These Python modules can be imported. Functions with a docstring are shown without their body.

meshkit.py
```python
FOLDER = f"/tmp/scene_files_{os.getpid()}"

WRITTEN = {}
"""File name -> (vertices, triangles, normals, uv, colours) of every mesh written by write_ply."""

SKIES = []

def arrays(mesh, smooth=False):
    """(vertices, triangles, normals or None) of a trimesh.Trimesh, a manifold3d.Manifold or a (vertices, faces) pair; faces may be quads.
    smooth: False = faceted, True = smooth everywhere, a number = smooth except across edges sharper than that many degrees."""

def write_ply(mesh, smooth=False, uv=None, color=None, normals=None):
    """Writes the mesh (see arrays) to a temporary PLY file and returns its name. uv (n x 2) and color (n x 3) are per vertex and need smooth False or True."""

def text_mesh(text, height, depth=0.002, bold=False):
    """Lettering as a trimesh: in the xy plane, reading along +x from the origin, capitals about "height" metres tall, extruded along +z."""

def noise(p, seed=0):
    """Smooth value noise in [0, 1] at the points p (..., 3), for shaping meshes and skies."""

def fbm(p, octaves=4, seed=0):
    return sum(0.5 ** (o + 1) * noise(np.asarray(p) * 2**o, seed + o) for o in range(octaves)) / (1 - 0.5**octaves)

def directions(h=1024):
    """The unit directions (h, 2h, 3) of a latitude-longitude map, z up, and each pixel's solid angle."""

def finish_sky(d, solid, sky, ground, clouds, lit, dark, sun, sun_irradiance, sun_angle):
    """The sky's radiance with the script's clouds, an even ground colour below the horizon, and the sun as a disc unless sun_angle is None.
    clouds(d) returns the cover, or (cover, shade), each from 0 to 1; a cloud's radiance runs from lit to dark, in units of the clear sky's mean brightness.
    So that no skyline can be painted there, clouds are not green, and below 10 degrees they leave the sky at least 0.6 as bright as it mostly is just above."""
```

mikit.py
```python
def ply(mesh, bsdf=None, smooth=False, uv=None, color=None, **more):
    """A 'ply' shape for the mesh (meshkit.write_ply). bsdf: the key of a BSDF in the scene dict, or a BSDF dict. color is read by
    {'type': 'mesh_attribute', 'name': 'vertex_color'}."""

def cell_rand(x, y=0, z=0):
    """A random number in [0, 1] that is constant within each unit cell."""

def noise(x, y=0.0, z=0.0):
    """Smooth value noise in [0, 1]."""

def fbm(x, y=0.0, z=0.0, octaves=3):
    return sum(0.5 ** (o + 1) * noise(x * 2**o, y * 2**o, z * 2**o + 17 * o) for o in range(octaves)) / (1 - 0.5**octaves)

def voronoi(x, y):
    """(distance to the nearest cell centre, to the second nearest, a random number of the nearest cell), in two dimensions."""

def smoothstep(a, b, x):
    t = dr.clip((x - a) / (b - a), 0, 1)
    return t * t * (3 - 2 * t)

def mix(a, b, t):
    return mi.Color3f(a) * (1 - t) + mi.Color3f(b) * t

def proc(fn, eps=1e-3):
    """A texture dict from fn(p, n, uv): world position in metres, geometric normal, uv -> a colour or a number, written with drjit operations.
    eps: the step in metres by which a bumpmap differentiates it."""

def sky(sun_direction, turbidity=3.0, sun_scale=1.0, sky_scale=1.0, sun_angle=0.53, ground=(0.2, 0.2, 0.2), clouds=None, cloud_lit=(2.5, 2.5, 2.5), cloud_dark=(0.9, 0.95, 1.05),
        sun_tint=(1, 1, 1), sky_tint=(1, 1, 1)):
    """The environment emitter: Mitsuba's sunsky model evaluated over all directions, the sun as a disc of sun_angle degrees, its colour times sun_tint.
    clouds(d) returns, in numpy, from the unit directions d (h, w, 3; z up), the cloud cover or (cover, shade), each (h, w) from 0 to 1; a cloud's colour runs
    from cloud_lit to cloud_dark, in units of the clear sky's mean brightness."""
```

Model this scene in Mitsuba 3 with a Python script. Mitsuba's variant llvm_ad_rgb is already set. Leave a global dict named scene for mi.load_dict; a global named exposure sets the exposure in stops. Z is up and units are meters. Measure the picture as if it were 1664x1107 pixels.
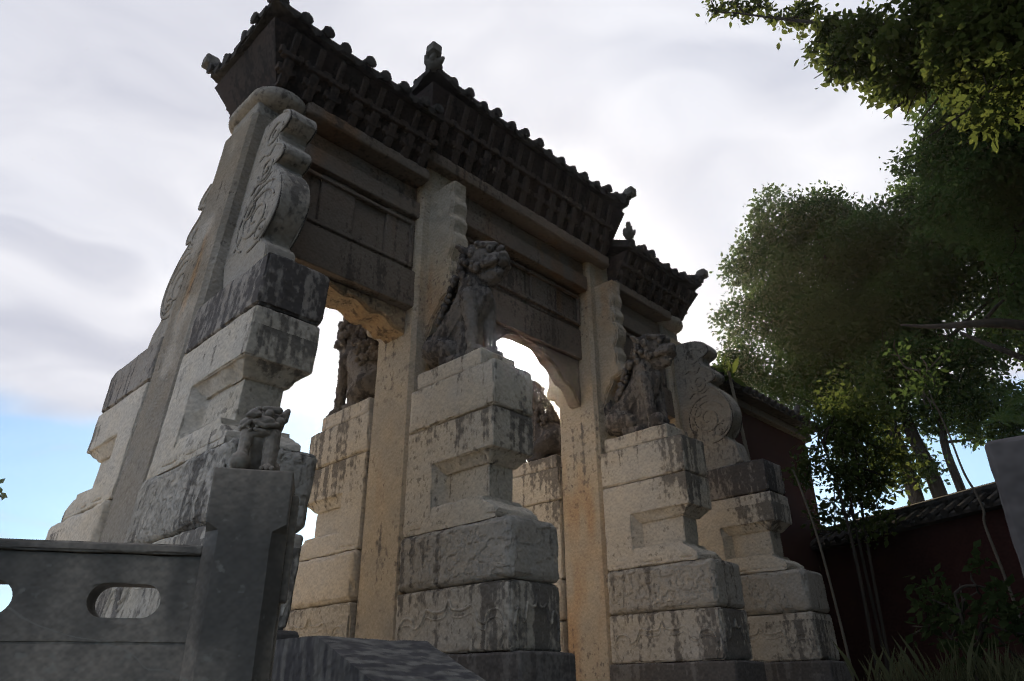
import math, random
import numpy as np, trimesh, manifold3d as m3, mitsuba as mi, drjit as dr
import mikit, meshkit
from mikit import proc, noise, fbm, cell_rand, smoothstep, mix
from shapely.geometry import Polygon

T = mi.ScalarTransform4f
scene, labels = {}, {}
random.seed(7)
RNG = np.random.default_rng(7)

# ------------------------------------------------------------------ camera, sky, exposure
CAM = np.array([-5.16, -6.929, -0.328])
PITCH, YAW, ROLL = 0.453, 0.780, -0.007
_f = np.array([math.cos(YAW) * math.cos(PITCH), math.sin(YAW) * math.cos(PITCH), math.sin(PITCH)])
_r = np.array([math.sin(YAW), -math.cos(YAW), 0.0])
_u = np.cross(_r, _f)
UP = -math.sin(ROLL) * _r + math.cos(ROLL) * _u
scene['camera'] = {'type': 'perspective', 'fov': 70.64, 'fov_axis': 'x', 'near_clip': 0.05, 'far_clip': 3000.0, 'medium': {'type': 'ref', 'id': 'added_haze_air'},
                   'to_world': T().look_at(origin=CAM.tolist(), target=(CAM + _f).tolist(), up=UP.tolist())}
exposure = 2.5
# added thin forward-scattering haze, standing in for the glare round the sun
scene['added_haze_air'] = {'type': 'homogeneous', 'albedo': {'type': 'rgb', 'value': [.96, .955, .95]}, 'sigma_t': {'type': 'rgb', 'value': [.0009, .0009, .0009]}, 'phase': {'type': 'hg', 'g': .945}}
scene['haze'] = {'type': 'cube', 'to_world': T().translate([0, 0, 9.5]).scale([310, 310, 12.4]), 'bsdf': {'type': 'null'}, 'interior': {'type': 'ref', 'id': 'added_haze_air'}}
labels['haze'] = {'label': 'thin haze added for the glow and veil around the sun', 'category': 'haze', 'kind': 'stuff'}
SUN = np.array([0.6538, 0.6273, 0.4230])


def cloud_cover(d):
    z = np.maximum(d[..., 2], 0.0)
    p = np.stack([d[..., 0] / (z + 0.22), d[..., 1] / (z + 0.22), 0 * z], -1)
    c, s = math.cos(0.6), math.sin(0.6)
    q = np.stack([p[..., 0] * c - p[..., 1] * s, (p[..., 0] * s + p[..., 1] * c) * 1.25, 0 * z], -1)
    n = meshkit.fbm(q * 1.6 + 3.1, 5, 3)
    q2 = q + .9 * (meshkit.fbm(q * 2.0 + 21, 3, 5)[..., None] - .5)
    n2 = meshkit.fbm(q2 * [4.0, 5.0, 1] + 9.7, 5, 11)
    el = np.degrees(np.arcsin(np.clip(d[..., 2], -1, 1)))
    low = np.clip((el + 9 * (n - .5) - 17.5) / 2.5, 0, 1)
    cover = np.clip(.97 + .5 * (n - .5), 0, 1) * (.14 + .86 * low * low * (3 - 2 * low))
    wisps = np.clip((n2 - .46) * 3.5, 0, 1) * .62
    cover = np.clip(np.maximum(cover, wisps), 0, 1)
    ang = np.degrees(np.arccos(np.clip(d @ (SUN / np.linalg.norm(SUN)), -1, 1)))
    aureole = np.exp(-ang / 17.0)
    shade = np.clip(.66 + .50 * (n - .5) + 1.0 * (n2 - .5) - .80 * aureole, 0, 1)
    return cover, shade


scene['sky'] = mikit.sky(SUN.tolist(), turbidity=3, sun_scale=1.2, sky_scale=1.0, sun_angle=2.6, ground=(.2, .18, .16),
                         clouds=cloud_cover, sky_tint=(.66, .86, 1.06), cloud_lit=(3.0, 2.98, 3.04), cloud_dark=(1.34, 1.40, 1.68))


# ------------------------------------------------------------------ materials
def bsdf(name, col, rough=.85, bump=None, scale=1.0, spec=.25, eps=2e-3, kind='principled'):
    b = {'type': 'principled', 'base_color': proc(col) if callable(col) else {'type': 'rgb', 'value': list(col)}, 'roughness': rough, 'specular': spec}
    if bump is not None:
        b = {'type': 'bumpmap', 'tex': proc(bump, eps), 'scale': scale, 'bsdf': b}
    scene[name] = {'type': 'twosided', 'bsdf': b}


def stone(pale, warm, black, lichen, rust=0.0, rustcol=(.42, .25, .11), seed=0.0, tops=()):
    def col(p, n, uv):
        x, y, z = p.x + seed, p.y + seed * .7, p.z
        big = fbm(x * .9, y * .9, z * .9, 3)
        mid = fbm(x * 4, y * 4, z * 4, 3)
        grain = fbm(x * 38, y * 38, z * 38, 2)
        c = mix(pale, warm, smoothstep(.3, .7, big * .6 + mid * .4))
        c = c * (.72 + .56 * grain) * (.86 + .28 * mid)
        if rust:
            r = smoothstep(.62 - rust * .3, .8 - rust * .2, fbm(x * 3.2, y * 3.2, z * .5, 3) * .7 + big * .3)
            c = mix(c, mi.Color3f(rustcol) * (.6 + .8 * grain), r * .75)
        streak = fbm(x * 10, y * 10, z * .4, 4)
        drip = fbm(x * 22, y * 22, z * 1.1, 3)
        speck = fbm(x * 27, y * 27, z * 15, 3)
        patch = fbm(x * 1.2 + 5, y * 1.2, z * .95, 3)
        m = streak * .29 + drip * .20 + patch * .31 + speck * .20
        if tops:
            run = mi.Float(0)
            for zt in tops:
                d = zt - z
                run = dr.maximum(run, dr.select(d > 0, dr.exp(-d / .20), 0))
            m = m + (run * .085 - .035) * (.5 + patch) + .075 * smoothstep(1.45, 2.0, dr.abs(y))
        t = smoothstep(.565 - lichen * .2, .665 - lichen * .2, m)
        t = dr.maximum(t, smoothstep(.63 - lichen * .1, .74 - lichen * .1, speck) * smoothstep(.40, .60, patch) * .7)
        return mix(c, mi.Color3f(black) * (.55 + .9 * grain), t * .78)
    return col


def pits(f=30.0, f2=7.0):
    return lambda p, n, uv: fbm(p.x * f, p.y * f, p.z * f, 3) * .5 + fbm(p.x * f2, p.y * f2, p.z * f2, 2)


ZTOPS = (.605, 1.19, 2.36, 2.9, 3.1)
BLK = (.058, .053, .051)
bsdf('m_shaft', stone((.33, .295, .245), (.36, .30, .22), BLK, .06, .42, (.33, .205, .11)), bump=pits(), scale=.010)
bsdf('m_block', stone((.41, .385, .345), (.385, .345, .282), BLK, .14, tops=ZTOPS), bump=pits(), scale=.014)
bsdf('m_block_clean', stone((.42, .392, .348), (.395, .35, .285), BLK, .07, .1, tops=ZTOPS), bump=pits(), scale=.011)
bsdf('m_block_worn', stone((.37, .348, .312), (.335, .305, .255), BLK, .28, tops=ZTOPS), bump=pits(24, 6), scale=.024)
bsdf('m_block_black', stone((.24, .225, .21), (.20, .18, .16), (.022, .02, .024), .60), bump=pits(24, 6), scale=.024)
bsdf('m_block_pocked', stone((.315, .30, .275), (.29, .268, .232), BLK, .20), bump=lambda p, n, uv: smoothstep(.38, .58, fbm(p.x * 19, p.y * 19, p.z * 15, 3)) + .4 * fbm(p.x * 45, p.y * 45, p.z * 45, 2), scale=.022)
bsdf('m_plinth', stone((.14, .135, .13), (.12, .112, .105), BLK, .6), bump=pits(), scale=.016)
bsdf('m_carved', stone((.26, .248, .23), (.245, .222, .19), BLK, .16), bump=pits(), scale=.010)
bsdf('m_groove_shade', (.05, .046, .043), .95)  # flat dark colour painted as shade beside the carved scrolls
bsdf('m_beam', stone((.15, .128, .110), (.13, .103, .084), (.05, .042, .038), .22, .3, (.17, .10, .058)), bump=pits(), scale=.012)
bsdf('m_orange', stone((.28, .215, .145), (.29, .19, .105), (.04, .03, .025), .3, .8, (.34, .19, .075)), bump=pits(18, 9), scale=.018)
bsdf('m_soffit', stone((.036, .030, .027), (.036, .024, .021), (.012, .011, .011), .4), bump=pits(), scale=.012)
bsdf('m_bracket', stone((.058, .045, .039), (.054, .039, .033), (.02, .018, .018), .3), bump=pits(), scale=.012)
bsdf('m_tile', stone((.040, .038, .036), (.034, .030, .027), (.012, .012, .012), .45), bump=pits(26, 8), scale=.016)
bsdf('m_finial', stone((.12, .115, .105), (.095, .09, .08), BLK, .3), bump=pits(), scale=.012)
bsdf('m_lion', stone((.15, .137, .125), (.115, .10, .092), (.03, .027, .028), .55), bump=pits(34, 12), scale=.014)


def chisel(p, n, uv):
    w = fbm(p.x * 3, p.y * 3, p.z * 3, 2)
    k = (p.z - .30 * p.y) * 34.0 + w * 1.6
    on = smoothstep(.35, .6, fbm(p.x * 2.2, p.y * 2.2 + 7, p.z * 1.4, 2) + .12)
    line = smoothstep(.2, .8, .5 + .5 * dr.sin(k * 6.2831853))
    return line * .75 * on + fbm(p.x * 30, p.y * 30, p.z * 30, 2) * .35


bsdf('m_shaft_chiselled', stone((.30, .282, .255), (.29, .258, .215), BLK, .12, .1), bump=chisel, scale=.045)


def grey_stone(p, n, uv):
    big = fbm(p.x * 2, p.y * 2, p.z * 2, 3)
    g = fbm(p.x * 60, p.y * 60, p.z * 60, 2)
    st = fbm(p.x * 7, p.y * 7, p.z * 1.2, 3)
    c = mix((.225, .194, .162), (.155, .136, .116), smoothstep(.35, .65, big)) * (.62 + .76 * g)
    c = mix(c, (.055, .052, .048), smoothstep(.52, .70, st * .6 + big * .4) * .7)
    c = mix(c, (.22, .21, .185), smoothstep(.66, .80, fbm(p.x * 24, p.y * 24, p.z * 24, 3)) * .6)
    u = p.x * .86 - p.y * .5
    v = dr.abs(u * 1.9 + p.z * 1.15 + .35 * fbm(p.x * 3, p.y * 3, p.z * 3, 3) - .12)
    v = dr.minimum(v, dr.abs(p.z * 3.0 + u * 1.0 + .5 * fbm(p.x * 4 + 3, p.y * 4, p.z * 4, 3) + 1.9))
    return mix(c, mi.Color3f(.21, .20, .18), (1 - smoothstep(.0, .016, v)) * .55)


bsdf('m_grey', grey_stone, .6, lambda p, n, uv: fbm(p.x * 70, p.y * 70, p.z * 70, 3), .0028, .3, 1e-3)
bsdf('m_slab', lambda p, n, uv: mix((.115, .103, .10), (.075, .067, .066), fbm(p.x * 5, p.y * 5, p.z * 5, 4)) * (.7 + .6 * fbm(p.x * 50, p.y * 50, p.z * 50, 2)), .9, pits(60, 15), .006)


def cheek_col(p, n, uv):
    s = fbm(p.x * 9, p.y * 26, p.z * 5, 3)
    s2 = fbm(p.x * 30, p.y * 30, p.z * 30, 2)
    return mix((.055, .053, .055), (.135, .13, .12), smoothstep(.36, .70, s)) * (.65 + .7 * s2)


bsdf('m_cheek', cheek_col, .9, pits(34, 10), .018)
bsdf('m_red', lambda p, n, uv: mix((.052, .016, .013), (.03, .013, .012), fbm(p.x * 1.5, p.y * 1.5, p.z * .8, 4)) * (.75 + .5 * fbm(p.x * 30, p.y * 30, p.z * 30, 2)), .9, pits(), .006)
bsdf('m_wallbase', stone((.12, .11, .10), (.10, .09, .08), BLK, .3), bump=pits(), scale=.01)
bsdf('m_bark', lambda p, n, uv: mix((.06, .05, .04), (.025, .022, .018), fbm(p.x * 14, p.y * 14, p.z * 3, 3)), .95, lambda p, n, uv: fbm(p.x * 20, p.y * 20, p.z * 4, 3), .03)
bsdf('m_palebark', lambda p, n, uv: mix((.24, .22, .18), (.13, .115, .095), fbm(p.x * 20, p.y * 20, p.z * 8, 3)), .9)
bsdf('m_darkpole', lambda p, n, uv: mix((.13, .118, .095), (.06, .054, .045), fbm(p.x * 20, p.y * 20, p.z * 8, 3)), .9)
bsdf('m_ground', lambda p, n, uv: mix((.10, .10, .07), (.075, .07, .05), fbm(p.x * .6, p.y * .6, 0, 4)) * (.8 + .4 * fbm(p.x * 14, p.y * 14, 0, 2)), .95)


def paving(p, n, uv):
    j = dr.minimum(dr.abs(p.x / .8 - dr.round(p.x / .8)), dr.abs(p.y / .8 - dr.round(p.y / .8)))
    c = mix((.42, .385, .33), (.34, .31, .265), cell_rand(dr.floor(p.x / .8 + .5), dr.floor(p.y / .8 + .5)))
    return mix((.10, .09, .08), c * (.8 + .4 * fbm(p.x * 9, p.y * 9, 0, 3)), smoothstep(.006, .016, j))


bsdf('m_paving', paving, .9)
bsdf('m_soil', (.06, .05, .04), .95)
bsdf('m_render', (.55, .53, .50), .9)


def leafmat(name, a, b, trans=.9, rough=.5):
    def col(p, n, uv):
        k = cell_rand(dr.floor(p.x * 3.1), dr.floor(p.y * 3.1), dr.floor(p.z * 3.1)) * .5 + noise(p.x * 9, p.y * 9, p.z * 9) * .5
        return mix(a, b, k)
    scene[name] = {'type': 'principledthin', 'base_color': proc(col), 'roughness': rough, 'diff_trans': trans, 'spec_trans': 0.0, 'eta': 1.4}


leafmat('m_leaf', (.036, .070, .024), (.068, .110, .034), 1.0)
leafmat('m_leaf_near', (.046, .074, .022), (.090, .115, .032), 1.05)
leafmat('m_leaf_dark', (.022, .036, .015), (.040, .055, .020), .6)
leafmat('m_leaf_bright', (.055, .085, .024), (.085, .115, .030), .9)
leafmat('m_grass', (.05, .06, .03), (.11, .11, .06), .8)


# ------------------------------------------------------------------ mesh helpers
def numbered(key):
    if key not in scene and key not in labels:
        return key
    k = 1
    while f'{key}_{k:03d}' in scene or f'{key}_{k:03d}' in labels:
        k += 1
    return f'{key}_{k:03d}'


USED = set()


def sub(parent, name):
    """The next free key of a part."""
    key, k = f'{parent}__{name}', 0
    while key in USED:
        k += 1
        key = f'{parent}__{name}_{k:03d}'
    USED.add(key)
    return key


def put(key, mesh, mat, smooth=38):
    USED.add(key)
    scene[key] = mikit.ply(mesh, mat, smooth=smooth)
    return key


def tri(m):
    if isinstance(m, trimesh.Trimesh):
        return m
    q = m.to_mesh()
    return trimesh.Trimesh(np.array(q.vert_properties[:, :3], float), np.array(q.tri_verts), process=False)


def man(t):
    return m3.Manifold(m3.Mesh(np.asarray(t.vertices, np.float32), np.asarray(t.faces, np.uint32)))


def rbox(lo, hi, r=.03, seg=8):
    lo, hi = np.array(lo, float), np.array(hi, float)
    r = min(r, .49 * (hi - lo).min())
    s = m3.Manifold.sphere(r, seg)
    return m3.Manifold.batch_hull([s.translate([(lo[0] + r, hi[0] - r)[i], (lo[1] + r, hi[1] - r)[j], (lo[2] + r, hi[2] - r)[k]]) for i in (0, 1) for j in (0, 1) for k in (0, 1)])


def box(lo, hi):
    lo, hi = np.array(lo, float), np.array(hi, float)
    return m3.Manifold.cube((hi - lo).tolist()).translate(lo.tolist())


def frustum(a, za, b, zb):
    """Hull of rectangle a = (x0, x1, y0, y1) at za and b at zb."""
    pts = [[a[i], a[2 + j], za] for i in (0, 1) for j in (0, 1)] + [[b[i], b[2 + j], zb] for i in (0, 1) for j in (0, 1)]
    return m3.Manifold.hull_points(np.array(pts, float))


def extrude_x(poly, x0, x1, bevel=.02):
    """Solid of the outline poly [(y, z)] between x0 and x1, its rims bevelled."""
    P = Polygon(poly).buffer(0)
    P = P if P.geom_type == 'Polygon' else max(P.geoms, key=lambda g: g.area)

    def ext(g, a, b):
        geoms = getattr(g, 'geoms', [g])
        out = m3.Manifold()
        for q in geoms:
            out += m3.Manifold.extrude(m3.CrossSection([np.array(q.exterior.coords[:-1])] + [np.array(h.coords[:-1]) for h in q.interiors], m3.FillRule.EvenOdd), b - a).translate([0, 0, a])
        return out
    s = ext(P, x0 + bevel, x1 - bevel)
    if bevel:
        s += ext(P.buffer(-bevel * .5, join_style=1), x0 + bevel * .4, x1 - bevel * .4) + ext(P.buffer(-bevel, join_style=1), x0, x1)
    # (y, z, x) -> (x, y, z)
    return s.transform(np.array([[0, 0, 1, 0], [1, 0, 0, 0], [0, 1, 0, 0]], float))


def rough(m, L=.065, amp=.006, freq=6.0, seed=0, chip=0.0):
    """Refined and displaced: worn stone."""
    t = tri(m.refine_to_length(L))
    v, nn = np.array(t.vertices), np.array(t.vertex_normals)
    d = (meshkit.fbm(v * freq + seed * 3.7, 3, seed) - .5) * 2 * amp
    if chip:
        edge = np.clip((.985 - np.abs(nn).max(1)) / .1, 0, 1)            # vertices on worn rims
        k = meshkit.fbm(v * 7.0 + seed * 1.3, 3, seed + 5)
        d = d - chip * edge * np.clip((k - .47) * 5, 0, 1.2)
    return trimesh.Trimesh(v + nn * d[:, None], t.faces, process=False)


def lean_mesh(t, k):
    if k:
        t.vertices = np.array(t.vertices) + np.outer(t.vertices[:, 2], [k, 0, 0])
    return t


def moved(t, dx=0, dy=0, dz=0):
    t.vertices = np.array(t.vertices) + [dx, dy, dz]
    return t


def tube(points, radii, sides=7, flat=None):
    p = np.asarray(points, float)
    r = np.broadcast_to(np.asarray(radii, float), (len(p),))
    t = np.gradient(p, axis=0)
    t /= np.linalg.norm(t, axis=1, keepdims=True) + 1e-12
    ref = np.array([0, 0, 1.0]) if np.abs(t[:, 2]).mean() < .8 else np.array([1.0, 0, 0])
    a = np.cross(t, ref)
    a /= np.linalg.norm(a, axis=1, keepdims=True) + 1e-12
    b = np.cross(a, t)
    th = np.arange(sides) * 2 * np.pi / sides
    v = p[:, None] + r[:, None, None] * (np.cos(th)[None, :, None] * a[:, None] + np.sin(th)[None, :, None] * b[:, None])
    n = len(p)
    i, j = np.meshgrid(np.arange(n - 1), np.arange(sides), indexing='ij')
    q = np.stack([i * sides + j, i * sides + (j + 1) % sides, (i + 1) * sides + (j + 1) % sides, (i + 1) * sides + j], -1).reshape(-1, 4)
    f = np.vstack([q[:, [0, 2, 1]], q[:, [0, 3, 2]]])
    k = np.arange(sides)
    c0, c1 = n * sides, n * sides + 1
    f = np.vstack([f, np.stack([k * 0 + c0, k, (k + 1) % sides], 1), np.stack([k * 0 + c1, (n - 1) * sides + (k + 1) % sides, (n - 1) * sides + k], 1)])
    return trimesh.Trimesh(np.vstack([v.reshape(-1, 3), p[:1], p[-1:]]), f, process=False)


def smooth_line(pts, n=6):
    """Catmull-Rom through the points."""
    p = np.asarray(pts, float)
    p = np.vstack([2 * p[0] - p[1], p, 2 * p[-1] - p[-2]])
    out = []
    for i in range(1, len(p) - 2):
        for t in np.linspace(0, 1, n, endpoint=False):
            out.append(.5 * (2 * p[i] + (p[i + 1] - p[i - 1]) * t + (2 * p[i - 1] - 5 * p[i] + 4 * p[i + 1] - p[i + 2]) * t * t + (3 * p[i] - p[i - 1] - 3 * p[i + 1] + p[i + 2]) * t ** 3))
    out.append(p[-2])
    return np.array(out)


cat = trimesh.util.concatenate


def spiral(cy, cz, r0, r1, a0, turns, n=26):
    a = a0 + np.linspace(0, turns * 2 * np.pi, n)
    r = np.linspace(r0, r1, n)
    return np.stack([cy + r * np.cos(a), cz + r * np.sin(a)], 1)


# ------------------------------------------------------------------ the setting
def sheet(x0, x1, y0, y1, z):
    return trimesh.Trimesh([[x0, y0, z], [x1, y0, z], [x1, y1, z], [x0, y1, z]], [[0, 1, 2], [0, 2, 3]])


put('ground', sheet(-300, 300, -300, 300, -1.9), 'm_ground', False)
labels['ground'] = {'label': 'dull green and brown ground around the stone terrace', 'category': 'ground', 'kind': 'structure'}
terr = Polygon([(-4.0, -4.46), (12.5, -4.46), (12.5, -9.5), (24, -9.5), (24, 26), (-16, 26), (-16, 2.8)])
put('terrace', trimesh.creation.extrude_polygon(terr, 1.45).apply_translation([0, 0, -1.896]), 'm_paving', False)
labels['terrace'] = {'label': 'raised stone paved terrace that carries the arch', 'category': 'terrace', 'kind': 'structure'}
labels['sky'] = {'label': 'bright hazy sky with thin white cloud', 'category': 'sky', 'kind': 'structure'}
steps = [box((-2.4, -4.464 - .34 * (k + 1), -1.893), (1.5, -4.46 - .34 * k, -.446 - .18 * (k + 1))) for k in range(7)]
put('steps', cat([tri(s) for s in steps]), 'm_paving', False)
labels['steps'] = {'label': 'stone steps up to the terrace', 'category': 'steps', 'kind': 'structure'}

# ------------------------------------------------------------------ the arch
ARCH = 'stone_archway'
labels[ARCH] = {'label': 'weathered pale stone memorial archway with three bays, drum buttresses and dark tiled roofs', 'category': 'archway'}
XA, XB, XC, XD = -2.839, 0.0, 3.6, 6.24
LEAN = .07
INNER = dict(z0=0, z1=.605, z2=1.19, z3=1.92, z4=2.37, z5=2.9)
OUTER = dict(z0=.055, z1=.71, z2=1.318, z3=2.07, z4=2.53, z5=3.05)
H1, H2 = .347, .302
SH = .395     # half depth of a shaft


def wall_frame(x, k):
    return (x, k)


def chaikin(p, n=2):
    p = np.asarray(p, float)
    for _ in range(n):
        q = np.roll(p, -1, 0)
        p = np.stack([.75 * p + .25 * q, .25 * p + .75 * q], 1).reshape(-1, 2)
    return p


CRESCENT = [(1.42, 3.04), (1.36, 3.40), (1.33, 3.47), (1.20, 3.56), (1.20, 3.66), (1.32, 3.76), (1.40, 3.92), (1.41, 4.06), (1.35, 4.25), (1.22, 4.44), (1.09, 4.55),
            (1.06, 4.62), (1.19, 4.65), (1.22, 4.74), (1.15, 4.84), (.99, 4.96), (.96, 5.10), (1.09, 5.14), (1.17, 5.22), (1.10, 5.36), (.95, 5.45), (.74, 5.50)]
WING = [(.30, 3.10), (.30, 3.18), (.42, 3.28), (.44, 3.46), (.38, 3.62), (.48, 3.76), (.56, 3.92), (.70, 4.06), (.72, 4.12), (.90, 4.17), (.93, 4.28), (.86, 4.42),
        (.88, 4.56), (.83, 4.68), (.90, 4.82), (.92, 5.0), (.86, 5.12), (.90, 5.26), (.84, 5.40), (.88, 5.56), (.84, 5.72), (.86, 5.92)]
CARVE_PANEL = [(.12, .10), (.06, .30), (.16, .52), (.34, .50), (.40, .36), (.52, .42), (.62, .62), (.78, .58), (.98, .60), (1.06, .74), (1.14, .60), (1.34, .58), (1.50, .62), (1.60, .42), (1.72, .36), (1.78, .50),
               (1.96, .52), (2.06, .30), (2.0, .10)]


def both_faces(curve, xf, k, r, dz=0, sign=1, faces=(-1, 1)):
    """Raised line on the -x and +x faces; curve is [(y, z)]."""
    out = []
    for s in faces:
        P = np.stack([np.full(len(curve), s * xf), curve[:, 0] * sign, curve[:, 1]], 1)
        out.append(tube(P, r, 6))
    return lean_mesh(cat(out), k)


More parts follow.
